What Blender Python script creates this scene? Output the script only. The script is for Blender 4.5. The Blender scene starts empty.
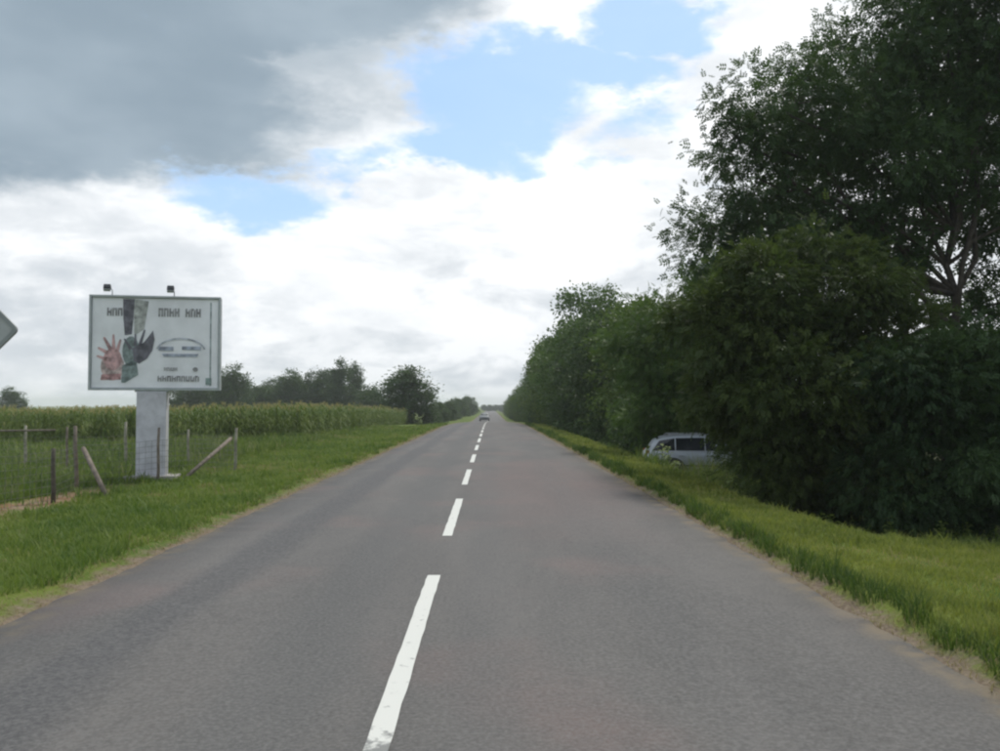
import bpy, math, random
import numpy as np
from mathutils import Vector, Matrix

scene = bpy.context.scene
col = scene.collection
rng = np.random.default_rng(7)
R = math.radians

# ------------------------------------------------------------------ camera
FPX, VX, VY, CAMH = 866.0, 491.0, 405.0, 1.5      # focal length in photo pixels, vanishing point, eye height
cam_d = bpy.data.cameras.new('camera')
cam_d.sensor_width = 36.0
cam_d.lens = 36.0 * FPX / 1000.0
cam_d.clip_start = 0.05
cam_d.clip_end = 6000.0
cam = bpy.data.objects.new('camera', cam_d)
col.objects.link(cam)
cam.location = (0, 0, CAMH)
cam.rotation_euler = (R(90) + math.atan((VY - 375.5) / FPX), 0, -math.atan((500 - VX) / FPX))
scene.camera = cam

scene.render.engine = 'CYCLES'
scene.cycles.use_denoising = True
scene.cycles.max_bounces = 6
scene.cycles.diffuse_bounces = 3
scene.cycles.transmission_bounces = 4
scene.cycles.transparent_max_bounces = 8
scene.cycles.volume_bounces = 1
scene.cycles.filter_width = 2.3                    # soft phone lens
scene.view_settings.view_transform = 'Standard'
scene.view_settings.look = 'None'
scene.view_settings.exposure = 0.62
scene.view_settings.gamma = 1.0
scene.view_settings.use_curve_mapping = False

# ------------------------------------------------------------------ sun
SUN_EL, SUN_AZ = R(56), R(28)                      # azimuth clockwise from the road's direction (+Y)
sd = bpy.data.lights.new('sun', 'SUN')
sd.energy = 1.5
sd.angle = R(12)
sd.color = (1.0, 0.96, 0.88)
sun = bpy.data.objects.new('sun', sd)
col.objects.link(sun)
sdir = Vector((math.sin(SUN_AZ) * math.cos(SUN_EL), math.cos(SUN_AZ) * math.cos(SUN_EL), math.sin(SUN_EL)))
sun.rotation_euler = sdir.to_track_quat('Z', 'Y').to_euler()
sun.location = (0, 0, 40)

# ------------------------------------------------------------------ sky with clouds
SKY = 0.1
world = bpy.data.worlds.new('World')
scene.world = world
world.use_nodes = True
world.cycles.sampling_method = 'MANUAL'
world.cycles.sample_map_resolution = 512
wt = world.node_tree
wt.nodes.clear()


class NT:
    """small helper that strings shader nodes together"""
    def __init__(s, tree):
        s.t = tree

    def new(s, kind, **kw):
        n = s.t.nodes.new(kind)
        for k, v in kw.items():
            setattr(n, k, v)
        return n

    def put(s, sock, v):
        if v is None:
            return
        if isinstance(v, bpy.types.NodeSocket):
            s.t.links.new(v, sock)
        else:
            sock.default_value = v

    def math(s, op, a, b=None, c=None, clamp=False):
        n = s.new('ShaderNodeMath', operation=op, use_clamp=clamp)
        s.put(n.inputs[0], a); s.put(n.inputs[1], b)
        if c is not None:
            s.put(n.inputs[2], c)
        return n.outputs[0]

    def vec(s, op, a, b=None):
        n = s.new('ShaderNodeVectorMath', operation=op)
        s.put(n.inputs[0], a); s.put(n.inputs[1], b)
        return n.outputs['Value'] if op in ('LENGTH', 'DOT_PRODUCT') else n.outputs['Vector']

    def ramp(s, v, a, b, c=0.0, d=1.0, smooth=True):
        n = s.new('ShaderNodeMapRange', clamp=True, interpolation_type='SMOOTHSTEP' if smooth else 'LINEAR')
        s.put(n.inputs[0], v)
        for i, q in enumerate((a, b, c, d)):
            s.put(n.inputs[i + 1], q)
        return n.outputs[0]

    def noise(s, vec, scale, detail=4, rough=0.5, dist=0.0, out='Fac'):
        n = s.new('ShaderNodeTexNoise')
        s.put(n.inputs['Vector'], vec)
        n.inputs['Scale'].default_value = scale
        n.inputs['Detail'].default_value = detail
        n.inputs['Roughness'].default_value = rough
        n.inputs['Distortion'].default_value = dist
        return n.outputs[out]

    def mix(s, f, a, b, mode='MIX'):
        n = s.new('ShaderNodeMix', data_type='RGBA', blend_type=mode)
        s.put(n.inputs[0], f)
        s.put(n.inputs[6], a if isinstance(a, bpy.types.NodeSocket) else (*a, 1))
        s.put(n.inputs[7], b if isinstance(b, bpy.types.NodeSocket) else (*b, 1))
        return n.outputs[2]

    def comb(s, x, y, z):
        n = s.new('ShaderNodeCombineXYZ')
        s.put(n.inputs[0], x); s.put(n.inputs[1], y); s.put(n.inputs[2], z)
        return n.outputs[0]


w = NT(wt)
tc = w.new('ShaderNodeTexCoord').outputs['Generated']
dirv = w.vec('NORMALIZE', tc)
sep = w.new('ShaderNodeSeparateXYZ')
wt.links.new(dirv, sep.inputs[0])
az = w.math('ARCTAN2', sep.outputs[0], sep.outputs[1])
el = w.math('ARCSINE', sep.outputs[2])
elc = w.math('MAXIMUM', el, 0.0)
# clouds flatten towards the horizon
flat = w.comb(w.math('MULTIPLY', sep.outputs[0], 1.0), sep.outputs[1], w.math('MULTIPLY', sep.outputs[2], 2.2))
nwarp = w.noise(flat, 5.5, 6, 0.6, 0.0, 'Color')
warp = w.vec('MULTIPLY', w.vec('SUBTRACT', nwarp, (0.5, 0.5, 0.5)), (0.26, 0.2, 0.0))
ae0 = w.comb(az, el, 0.0)
ae = w.vec('ADD', ae0, warp)


def A(px, py):
    return ((px - 491) / 866.0, math.atan((405 - py) / 866.0), 0.0)


def blob(px, py, rx, ry, inner=0.35, outer=1.0, src=None):
    v = w.vec('SUBTRACT', ae if src is None else src, A(px, py))
    v = w.vec('MULTIPLY', v, (866.0 / rx, 866.0 / ry, 0.0))
    return w.ramp(w.vec('LENGTH', v), inner, outer, 1.0, 0.0)


def maxof(*vs):
    r = vs[0]
    for v in vs[1:]:
        r = w.math('MAXIMUM', r, v)
    return r


# open blue gaps
blue = maxof(blob(500, 88, 165, 86, .25, 1.0), blob(590, 62, 120, 52, .2, 1.0), blob(655, 14, 100, 52, .25, 1.0), blob(275, 200, 125, 56, .2, 1.0), blob(465, 148, 150, 46, .2, 1.0),
             w.math('MULTIPLY', blob(640, 130, 100, 48, .1, 1.0), 0.72), w.math('MULTIPLY', blob(360, 165, 90, 30, .1, 1.0), 0.6))
outside = w.math('MAXIMUM', w.ramp(w.math('ABSOLUTE', az), 0.55, 0.9), w.ramp(el, 0.46, 0.75))
nbig = w.noise(flat, 2.1, 5, 0.55)
blue_out = w.math('MULTIPLY', w.ramp(nbig, 0.54, 0.66), outside)
blue = w.math('MAXIMUM', blue, blue_out)
nfine = w.noise(flat, 9.0, 8, 0.62)
nwisp = w.noise(flat, 17.0, 8, 0.68, 0.6)
bfield = w.math('ADD', blue, w.math('MULTIPLY', w.math('SUBTRACT', nfine, 0.5), 1.5))
bfield = w.math('ADD', bfield, w.math('MULTIPLY', w.math('SUBTRACT', nwisp, 0.5), 0.55))
gap = w.math('MULTIPLY', w.ramp(bfield, 0.22, 0.92), 0.95)
# heavy grey cloud upper left, going on overhead and behind
dark = maxof(blob(50, 108, 430, 142, 0.35, 1.0), w.math('MULTIPLY', blob(300, 60, 280, 140, .1, 1.0), .62), blob(-220, 60, 420, 200, 0.5, 1.0), blob(150, -90, 520, 200, 0.45, 1.0))
dark_out = w.math('MULTIPLY', w.ramp(w.noise(flat, 1.6, 4, 0.5), 0.36, 0.6), w.math('MULTIPLY', outside, 0.9))
dark = w.math('MAXIMUM', dark, dark_out)
dark = w.math('ADD', dark, w.math('MULTIPLY', w.math('SUBTRACT', nfine, 0.5), 0.14), clamp=True)
# soft grey bases in the white clouds
strat = w.comb(w.math('MULTIPLY', az, 1.0), w.math('MULTIPLY', el, 2.6), 3.7)
nbase = w.noise(strat, 7.0, 7, 0.58, 0.3)
base = w.ramp(nbase, 0.36, 0.70)
low = w.ramp(el, 0.0, 0.30, 1.0, 0.0)
greyf = w.math('MULTIPLY', base, w.math('ADD', w.math('MULTIPLY', low, 0.40), 0.50))
left_grey = blob(100, 330, 460, 150, 0.1, 1.0)
greyf = w.math('MAXIMUM', greyf, w.math('MULTIPLY', w.math('MULTIPLY', left_grey, w.ramp(nfine, 0.22, 0.62)), 0.85))
haze_low = w.ramp(el, 0.0, 0.2, 0.36, 0.0)
greyf = w.math('MAXIMUM', greyf, haze_low)
K = 1.0 / SKY
def k(c): return tuple(x * K for x in c)
cloud = w.mix(greyf, k((0.78, 0.79, 0.80)), k((0.36, 0.40, 0.44)))
dtone = w.mix(w.ramp(w.noise(flat, 4.2, 4, 0.5), 0.32, 0.68), k((0.20, 0.255, 0.305)), k((0.27, 0.328, 0.38)))
cloud = w.mix(w.ramp(dark, 0.08, 0.85), cloud, dtone)
sky = w.new('ShaderNodeTexSky', sky_type='NISHITA', sun_disc=False)
sky.sun_elevation = SUN_EL
sky.sun_rotation = SUN_AZ
sky.air_density = 1.2
sky.dust_density = 1.0
clear = w.mix(0.62, sky.outputs[0], k((0.28, 0.45, 0.71)))
full = w.mix(gap, cloud, clear)
bg = w.new('ShaderNodeBackground')
bg.inputs[1].default_value = SKY
wt.links.new(full, bg.inputs[0])
wo = w.new('ShaderNodeOutputWorld')
wt.links.new(bg.outputs[0], wo.inputs[0])

# ------------------------------------------------------------------ helpers
def tag(o, label=None, cat=None, group=None, kind=None):
    if label: o['label'] = label
    if cat: o['category'] = cat
    if group: o['group'] = group
    if kind: o['kind'] = kind
    return o


def empty(name, loc, rz=0.0):
    o = bpy.data.objects.new(name, None)
    o.empty_display_size = 0.2
    o.location = loc
    o.rotation_euler = (0, 0, rz)
    col.objects.link(o)
    return o


def link(name, me, mat=None, parent=None):
    o = bpy.data.objects.new(name, me)
    if mat is not None and not me.materials:
        me.materials.append(mat)
    col.objects.link(o)
    if parent is not None:
        o.parent = parent
    return o


def np_mesh(name, verts, faces, attr=None, smooth=False):
    """verts (n,3); faces (m,3) or (m,4) arrays; attr: dict name -> per-vertex float"""
    me = bpy.data.meshes.new(name)
    verts = np.asarray(verts, dtype=np.float32)
    faces = np.asarray(faces, dtype=np.int32)
    n, k_ = faces.shape
    me.vertices.add(len(verts))
    me.vertices.foreach_set('co', verts.ravel())
    me.loops.add(n * k_)
    me.loops.foreach_set('vertex_index', faces.ravel())
    me.polygons.add(n)
    me.polygons.foreach_set('loop_start', np.arange(0, n * k_, k_, dtype=np.int32))
    if smooth:
        me.polygons.foreach_set('use_smooth', np.ones(n, dtype=bool))
    for an, av in (attr or {}).items():
        a = me.attributes.new(an, 'FLOAT', 'POINT')
        a.data.foreach_set('value', np.asarray(av, dtype=np.float32))
    me.update()
    return me


class MB:
    """collects boxes, tubes and sheets, builds ONE mesh object"""
    def __init__(s):
        s.v = []; s.f = []; s.sm = []

    def add(s, vs, fs, smooth=False):
        o = len(s.v)
        s.v += [tuple(p) for p in vs]
        s.f += [tuple(i + o for i in f) for f in fs]
        s.sm += [smooth] * len(fs)

    def box(s, c, size, rot=None):
        m = rot or Matrix.Identity(3)
        vs = [Vector(c) + m @ Vector((x * size[0] / 2, y * size[1] / 2, z * size[2] / 2)) for x in (-1, 1) for y in (-1, 1) for z in (-1, 1)]
        s.add(vs, [(0, 1, 3, 2), (4, 6, 7, 5), (0, 4, 5, 1), (2, 3, 7, 6), (0, 2, 6, 4), (1, 5, 7, 3)])

    def tube(s, pts, rad, n=8, cap=True):
        pts = [Vector(p) for p in pts]
        if not hasattr(rad, '__len__'): rad = [rad] * len(pts)
        vs = []
        for i, p in enumerate(pts):
            t = (pts[min(i + 1, len(pts) - 1)] - pts[max(i - 1, 0)]).normalized()
            u = t.orthogonal().normalized() if i == 0 else (u - t * u.dot(t)).normalized()
            q = t.cross(u)
            for j in range(n):
                a = 2 * math.pi * j / n
                vs.append(p + (u * math.cos(a) + q * math.sin(a)) * rad[i])
        fs = [(i * n + j, i * n + (j + 1) % n, (i + 1) * n + (j + 1) % n, (i + 1) * n + j) for i in range(len(pts) - 1) for j in range(n)]
        if cap:
            fs.append(tuple(range(n - 1, -1, -1)))
            fs.append(tuple(range((len(pts) - 1) * n, len(pts) * n)))
        s.add(vs, fs, True)

    def lathe(s, prof, axis_o, axis_d, n=20):
        d = Vector(axis_d).normalized(); u = d.orthogonal().normalized(); q = d.cross(u); o = Vector(axis_o)
        vs = [o + d * h + (u * math.cos(2 * math.pi * j / n) + q * math.sin(2 * math.pi * j / n)) * r for (r, h) in prof for j in range(n)]
        m = len(prof)
        fs = [(i * n + j, i * n + (j + 1) % n, (i + 1) * n + (j + 1) % n, (i + 1) * n + j) for i in range(m - 1) for j in range(n)]
        fs += [tuple(range(n - 1, -1, -1)), tuple(range((m - 1) * n, m * n))]
        s.add(vs, fs, False)

    def build(s, name, mat, parent=None, bevel=0.0):
        me = bpy.data.meshes.new(name)
        me.from_pydata(s.v, [], s.f)
        me.polygons.foreach_set('use_smooth', s.sm)
        me.update()
        o = link(name, me, mat, parent)
        if bevel:
            b = o.modifiers.new('bevel', 'BEVEL'); b.width = bevel; b.segments = 2; b.limit_method = 'ANGLE'
        return o


def sstep(a, b, x):
    t = np.clip((np.asarray(x, dtype=float) - a) / (b - a), 0, 1)
    return t * t * (3 - 2 * t)


_ph = rng.uniform(0, 6.28, 24)
def wob(x, y, s=1.0):
    """smooth cheap 2-D noise, about -1..1"""
    x = np.asarray(x, dtype=float) * s; y = np.asarray(y, dtype=float) * s
    return (np.sin(1.3 * x + 0.7 * y + _ph[0]) + np.sin(-0.9 * x + 1.7 * y + _ph[1]) + np.sin(2.3 * x + 2.9 * y + _ph[2]) * .6
            + np.sin(4.1 * x - 3.3 * y + _ph[3]) * .4 + np.sin(-5.7 * x - 1.9 * y + _ph[4]) * .3) / 2.6


# ------------------------------------------------------------------ terrain
RL, RR = -3.39, 2.67                               # road edges
def road_z(y):
    return -1.45 * sstep(55, 170, y) - 0.9 * sstep(170, 650, y)


def ground_z(x, y):
    x = np.asarray(x, dtype=float); y = np.asarray(y, dtype=float)
    z = road_z(y) - 0.03
    dl = RL - x
    dr = x - RR
    z = z - np.where((dl < 0) & (dr < 0), 0.06, 0.0)
    z = z - 0.27 * sstep(0.4, 4.0, dl) - 0.22 * sstep(6, 16, dl) + 0.035 * sstep(0.05, .3, dl) * (1 - sstep(.3, 1.2, dl))
    z = z + 0.07 * sstep(0.05, 0.35, dr) * (1 - sstep(.5, 1.1, dr)) - 0.95 * (sstep(1.5, 2.4, dr) * sstep(10, 15.5, y) + (1 - sstep(10, 15.5, y)) * .42 * sstep(1.0, 5.0, dr))
    z = z - 0.95 * .58 * sstep(4.5, 9, dr) * (1 - sstep(10, 15.5, y))
    off = np.maximum(np.maximum(dl, dr), 0)
    z = z + wob(x, y, 0.9) * 0.035 * sstep(0.3, 1.5, off) + wob(x, y, .21) * 0.07 * sstep(2, 8, off) * (1 - sstep(60, 120, off))
    return z


def patch(x, y):
    """patches of worn, dry or lush grass at several sizes, about -1..1"""
    a = wob(x, y, .45) * .5 + wob(x + 31, y - 17, 1.3) * .45 + wob(x - 7, y + 5, 3.7) * .35
    return np.clip(a, -1.2, 1.2)


def gz(x, y):
    return float(ground_z(x, y))


def P(px, py, D):
    """a point at distance D down the road that lies on the given sight line"""
    return ((px - VX) / FPX * D, D, CAMH + (VY - py) / FPX * D)


# ------------------------------------------------------------------ materials
def mat_new(name):
    m = bpy.data.materials.new(name)
    m.use_nodes = True
    t = m.node_tree
    b = t.nodes['Principled BSDF']
    return m, NT(t), b


def plain(name, c, rough=0.6, metal=0.0, var=0.12, scale=6.0, bump=0.0):
    m, n, b = mat_new(name)
    co = n.new('ShaderNodeTexCoord').outputs['Object']
    f = n.noise(co, scale, 5, 0.6)
    lo = tuple(x * (1 - var) for x in c); hi = tuple(min(1, x * (1 + var)) for x in c)
    n.put(b.inputs['Base Color'], n.mix(n.ramp(f, 0.3, 0.7), lo, hi))
    b.inputs['Roughness'].default_value = rough
    b.inputs['Metallic'].default_value = metal
    if bump:
        bp = n.new('ShaderNodeBump'); bp.inputs['Strength'].default_value = bump; bp.inputs['Distance'].default_value = 0.02
        n.put(bp.inputs['Height'], n.noise(co, scale * 5, 4)); n.put(b.inputs['Normal'], bp.outputs[0])
    return m


def leafy(name, c0, c1, transl=0.3, rough=0.55, dry=None, spec=0.25):
    """leaf stuff: colour runs over the per-vertex 'tint' attribute"""
    m, n, b = mat_new(name)
    at = n.new('ShaderNodeAttribute', attribute_name='tint').outputs['Fac']
    c = n.mix(at, c0, c1)
    if dry:
        c = n.mix(n.ramp(at, 0.86, 0.97), c, dry)
    n.put(b.inputs['Base Color'], c)
    b.inputs['Roughness'].default_value = rough
    b.inputs['Specular IOR Level'].default_value = spec
    tr = n.new('ShaderNodeBsdfTranslucent')
    n.put(tr.inputs[0], n.mix(0.35, c, (0.10, 0.16, 0.02)))
    mx = n.new('ShaderNodeMixShader'); mx.inputs[0].default_value = transl
    m.node_tree.links.new(b.outputs[0], mx.inputs[1]); m.node_tree.links.new(tr.outputs[0], mx.inputs[2])
    m.node_tree.links.new(mx.outputs[0], m.node_tree.nodes['Material Output'].inputs[0])
    return m


M = {}
M['leaf_locust'] = leafy('leaf_locust', (0.023, 0.052, 0.021), (0.074, 0.126, 0.047), 0.4)
M['leaf_shrub'] = leafy('leaf_shrub', (0.026, 0.050, 0.015), (0.098, 0.130, 0.032), 0.4)
M['leaf_row'] = leafy('leaf_row', (0.044, 0.094, 0.022), (0.115, 0.190, 0.044), 0.38)
M['leaf_row_dark'] = leafy('leaf_row_dark', (0.028, 0.060, 0.020), (0.074, 0.125, 0.038), 0.38)
M['leaf_row_light'] = leafy('leaf_row_light', (0.056, 0.105, 0.022), (0.145, 0.205, 0.044), 0.38)
M['leaf_far'] = leafy('leaf_far', (0.034, 0.070, 0.026), (0.085, 0.140, 0.048))
M['grass'] = leafy('grass', (0.088, 0.160, 0.028), (0.270, 0.325, 0.066), 0.42, dry=(0.33, 0.27, 0.13))
M['grass_right'] = leafy('grass_right', (0.060, 0.112, 0.020), (0.37, 0.385, 0.075), 0.42, dry=(0.40, 0.34, 0.15))
M['weed'] = leafy('weed', (0.065, 0.120, 0.024), (0.24, 0.29, 0.065), 0.42, dry=(0.34, 0.31, 0.17))
M['corn'] = leafy('corn', (0.085, 0.140, 0.030), (0.210, 0.260, 0.058), 0.42, dry=(0.38, 0.33, 0.14))
M['bark'] = plain('bark', (0.055, 0.045, 0.036), 0.9, 0, 0.4, 9, 0.6)
M['wood_dark'] = plain('wood_dark', (0.095, 0.080, 0.062), 0.85, 0, 0.35, 8, 0.4)
M['wood_pale'] = plain('wood_pale', (0.30, 0.28, 0.22), 0.85, 0, 0.3, 8, 0.4)
M['wood_brown'] = plain('wood_brown', (0.19, 0.155, 0.125), 0.85, 0, 0.3, 8, 0.4)
M['wire'] = plain('wire', (0.18, 0.18, 0.17), 0.6, 0.5, 0.3, 20)
M['column'] = plain('column', (0.55, 0.54, 0.58), 0.5, 0.0, 0.16, 3.5)
M['frame'] = plain('frame', (0.42, 0.45, 0.455), 0.5, 0.2, 0.12, 4)
M['poster'] = plain('poster', (0.84, 0.84, 0.87), 0.55, 0, 0.09, 1.6)
M['lamp'] = plain('lamp', (0.05, 0.052, 0.058), 0.5, 0.2, 0.2)
M['lamp_glass'] = plain('lamp_glass', (0.35, 0.37, 0.40), 0.2, 0, 0.1)
M['sign_back'] = plain('sign_back', (0.40, 0.415, 0.415), 0.55, 0.3, 0.12, 3)
M['sign_rim'] = plain('sign_rim', (0.27, 0.29, 0.29), 0.55, 0.3, 0.12, 3)
M['galv'] = plain('galv', (0.35, 0.36, 0.37), 0.5, 0.6, 0.12, 8)
M['concrete'] = plain('concrete', (0.33, 0.31, 0.28), 0.9, 0, 0.2, 5, 0.3)
M['silver'] = plain('silver', (0.34, 0.36, 0.39), 0.35, 0.35, 0.05, 2)
M['white_car'] = plain('white_car', (0.16, 0.17, 0.17), 0.35, 0.0, 0.05, 2)
M['tyre'] = plain('tyre', (0.02, 0.02, 0.02), 0.8, 0, 0.2)
M['rim'] = plain('rim', (0.35, 0.36, 0.37), 0.35, 0.8, 0.1)
M['black_trim'] = plain('black_trim', (0.02, 0.02, 0.022), 0.6, 0, 0.2)
M['glass_car'] = plain('glass_car', (0.015, 0.018, 0.022), 0.08, 0, 0.1)
M['tail'] = plain('tail', (0.30, 0.02, 0.015), 0.25, 0, 0.1)
M['headlight'] = plain('headlight', (0.6, 0.62, 0.63), 0.15, 0.2, 0.1)
M['plate'] = plain('plate', (0.7, 0.7, 0.68), 0.5, 0, 0.03)

# asphalt
m, n, b = mat_new('asphalt')
geo = n.new('ShaderNodeNewGeometry').outputs['Position']
sp = n.new('ShaderNodeSeparateXYZ'); n.t.links.new(geo, sp.inputs[0])
X, Y = sp.outputs[0], sp.outputs[1]
stretch = n.comb(X, n.math('MULTIPLY', Y, 0.22), 0.0)
big = n.noise(stretch, 0.9, 5, 0.6, 0.4)
c = n.mix(n.ramp(big, 0.3, 0.7), (0.078, 0.074, 0.071), (0.128, 0.118, 0.110))
pat = n.noise(geo, 0.35, 3, 0.5)
c = n.mix(n.math('MULTIPLY', n.ramp(pat, 0.50, 0.64), 0.7), c, (0.150, 0.108, 0.099))      # old reddish repairs
rp = n.vec('LENGTH', n.vec('MULTIPLY', n.vec('SUBTRACT', n.vec('ADD', geo, n.vec('MULTIPLY', n.noise(geo, .8, 3, .5, 0, 'Color'), (1.2, 4, 0))), (1.7, 19, 0)), (.62, .12, 0)))
c = n.mix(n.ramp(rp, .4, 1.15, .6, 0), c, (0.150, 0.098, 0.090))      # worn reddish patching in the right lane
wx = n.math('ADD', X, n.math('MULTIPLY', n.math('SUBTRACT', n.noise(stretch, 1.3, 3), 0.5), 0.5))
def band(x0, wd, amt):
    return n.math('MULTIPLY', n.ramp(n.math('ABSOLUTE', n.math('SUBTRACT', wx, x0)), wd * .3, wd, 1, 0), amt)
c = n.mix(band(-2.36, 0.42, 0.85), c, (0.058, 0.058, 0.062))      # tar seam near the left edge
c = n.mix(band(-1.15, 0.45, 0.5), c, (0.070, 0.072, 0.073))      # tyre tracks
c = n.mix(band(1.25, 0.40, 0.22), c, (0.080, 0.080, 0.082))
c = n.mix(band(-0.05, 0.30, 0.22), c, (0.082, 0.082, 0.084))
mid = n.noise(geo, 7.0, 5, 0.65)
c = n.mix(n.ramp(mid, 0.35, 0.7, 0, .32), c, (0.062, 0.061, 0.060))
fine = n.noise(geo, 38.0, 4, 0.75)
c = n.mix(n.ramp(fine, 0.3, 0.75), c, n.mix(0.5, c, (0.24, 0.23, 0.22)))
crk = n.new('ShaderNodeTexVoronoi', feature='DISTANCE_TO_EDGE'); crk.inputs['Scale'].default_value = 0.7
n.put(crk.inputs['Vector'], n.vec('ADD', geo, n.vec('MULTIPLY', n.noise(geo, 2.0, 4, .6, 0, 'Color'), (0.8, 0.8, 0))))
c = n.mix(n.math('MULTIPLY', n.ramp(crk.outputs['Distance'], 0.004, 0.016, 1, 0), n.ramp(n.noise(geo, 0.6, 3), 0.5, 0.62, 0, .16)), c, (0.05, 0.05, 0.05))
edge = n.math('MAXIMUM', n.ramp(wx, -3.10, -3.36, 0, 1), n.ramp(wx, 2.42, 2.66, 0, 1))
c = n.mix(n.math('MULTIPLY', edge, n.ramp(n.noise(geo, 3.5, 5, .6), 0.35, 0.62)), c, (0.22, 0.18, 0.13))   # sand blown on the edge
n.put(b.inputs['Base Color'], c)
b.inputs['Roughness'].default_value = 0.82
b.inputs['Specular IOR Level'].default_value = 0.3
bp = n.new('ShaderNodeBump'); bp.inputs['Strength'].default_value = 0.5; bp.inputs['Distance'].default_value = 0.006
n.put(bp.inputs['Height'], n.noise(geo, 80, 3)); n.put(b.inputs['Normal'], bp.outputs[0])
M['asphalt'] = m

# worn road paint
m, n, b = mat_new('road_paint')
geo = n.new('ShaderNodeNewGeometry').outputs['Position']
wear = n.noise(geo, 9, 6, 0.7)
sp = n.new('ShaderNodeSeparateXYZ'); n.t.links.new(geo, sp.inputs[0])
near = n.ramp(sp.outputs[1], 4.3, 3.7, 0, .25)
c = n.mix(n.ramp(n.math('ADD', wear, near), 0.60, 0.74), (0.66, 0.655, 0.61), (0.22, 0.22, 0.21))
n.put(b.inputs['Base Color'], c)
b.inputs['Roughness'].default_value = 0.7
M['paint'] = m

# ground
m, n, b = mat_new('ground_cover')
geo = n.new('ShaderNodeNewGeometry').outputs['Position']
sp = n.new('ShaderNodeSeparateXYZ'); n.t.links.new(geo, sp.inputs[0])
X, Y = sp.outputs[0], sp.outputs[1]
n1 = n.noise(geo, 0.5, 6, 0.6); n2 = n.noise(geo, 4.0, 6, 0.7); n3 = n.noise(geo, 22.0, 4, 0.7)
g = n.mix(n.ramp(n1, 0.35, 0.65), (0.070, 0.120, 0.020), (0.150, 0.185, 0.038))
g = n.mix(n.math('MULTIPLY', n.ramp(n2, 0.5, 0.75), 0.6), g, (0.17, 0.155, 0.060))
g = n.mix(n.math('MULTIPLY', n.ramp(n3, 0.5, 0.8), 0.6), g, (0.035, 0.055, 0.014))
jit = n.math('MULTIPLY', n.math('SUBTRACT', n2, 0.5), 0.7)
dl = n.math('SUBTRACT', RL, n.math('ADD', X, jit)); dr = n.math('SUBTRACT', n.math('ADD', X, jit), RR)
sand = n.mix(n.ramp(n3, 0.3, 0.7), (0.15, 0.112, 0.080), (0.25, 0.20, 0.145))
near_edge = n.math('MAXIMUM', n.math('MULTIPLY', n.ramp(dl, 0.03, 0.24, 1, 0), n.ramp(dl, -1.2, -0.6)),
                   n.math('MULTIPLY', n.ramp(dr, 0.05, 0.24, 1, 0), n.ramp(dr, -1.2, -0.6)))
g = n.mix(near_edge, g, sand)
fx = n.math('ABSOLUTE', n.math('ADD', n.math('ADD', X, n.math('MULTIPLY', jit, 2.2)), 8.35))
fence_dirt = n.math('MULTIPLY', n.ramp(fx, 0.25, 0.85, 1, 0), n.math('MULTIPLY', n.ramp(Y, 21, 17.5), n.ramp(n1, 0.3, 0.5)))
g = n.mix(fence_dirt, g, n.mix(n.ramp(n2, 0.4, 0.6), (0.30, 0.225, 0.15), (0.22, 0.125, 0.075)))
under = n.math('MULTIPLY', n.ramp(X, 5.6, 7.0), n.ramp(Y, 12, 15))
g = n.mix(n.math('MULTIPLY', under, 0.8), g, (0.055, 0.050, 0.028))      # shade under the trees, painted into the ground colour as dark brown
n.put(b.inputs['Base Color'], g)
b.inputs['Roughness'].default_value = 0.95
b.inputs['Specular IOR Level'].default_value = 0.1
bp = n.new('ShaderNodeBump'); bp.inputs['Strength'].default_value = 0.8; bp.inputs['Distance'].default_value = 0.05
n.put(bp.inputs['Height'], n2); n.put(b.inputs['Normal'], bp.outputs[0])
M['ground'] = m

# ------------------------------------------------------------------ ground and road
def axis(parts):
    out = []
    for a, b_, s in parts:
        out += list(np.arange(a, b_, s))
    return np.array(out + [parts[-1][1]])


xs = axis([(-1450, -250, 100), (-250, -60, 15), (-60, -14, 2.0), (-14, -3.9, .4), (-3.9, -3.0, .08), (-3.0, 2.3, .6), (2.3, 3.9, .08), (3.9, 9, .25), (9, 30, 1.5), (30, 90, 10), (90, 1450, 85)])
ys = axis([(-60, 0, 5), (0, 45, .35), (45, 120, 1.5), (120, 700, 12), (700, 2900, 110)])
gx, gy = np.meshgrid(xs, ys)
V = np.stack([gx, gy, ground_z(gx, gy)], -1).reshape(-1, 3)
nx = len(xs)
ii, jj = np.meshgrid(np.arange(nx - 1), np.arange(len(ys) - 1))
q = (jj * nx + ii).ravel()
F = np.stack([q, q + 1, q + 1 + nx, q + nx], -1)
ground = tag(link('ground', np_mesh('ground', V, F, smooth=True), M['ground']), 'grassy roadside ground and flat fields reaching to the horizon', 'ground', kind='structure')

ry = axis([(-40, 0, 2), (0, 60, .12), (60, 200, 2), (200, 900, 12)])
rag_l = RL + wob(ry, ry * 0 + 3, 2.3) * 0.035 + wob(ry, ry * 0 + 9, 9) * 0.02
rag_r = RR + wob(ry, ry * 0 + 5, 2.1) * 0.035 + wob(ry, ry * 0 + 1, 9) * 0.02
fr = np.linspace(0, 1, 9)
RX = rag_l[:, None] * (1 - fr) + rag_r[:, None] * fr
RZ = road_z(ry)[:, None] + 0.0 * RX - 0.03 * (2 * fr - 1) ** 2
RV = np.stack([RX, np.repeat(ry[:, None], 9, 1), RZ], -1)
low_l = RV[:, :1].copy(); low_l[..., 2] -= 0.12
low_r = RV[:, -1:].copy(); low_r[..., 2] -= 0.12
RV = np.concatenate([low_l, RV, low_r], 1)
ncol = RV.shape[1]
ii, jj = np.meshgrid(np.arange(ncol - 1), np.arange(len(ry) - 1)); q = (jj * ncol + ii).ravel()
road = tag(link('road', np_mesh('road', RV.reshape(-1, 3), np.stack([q, q + 1, q + 1 + ncol, q + ncol], -1)), M['asphalt']),
           'grey worn asphalt country road running straight to the horizon', 'road', kind='structure')

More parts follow.
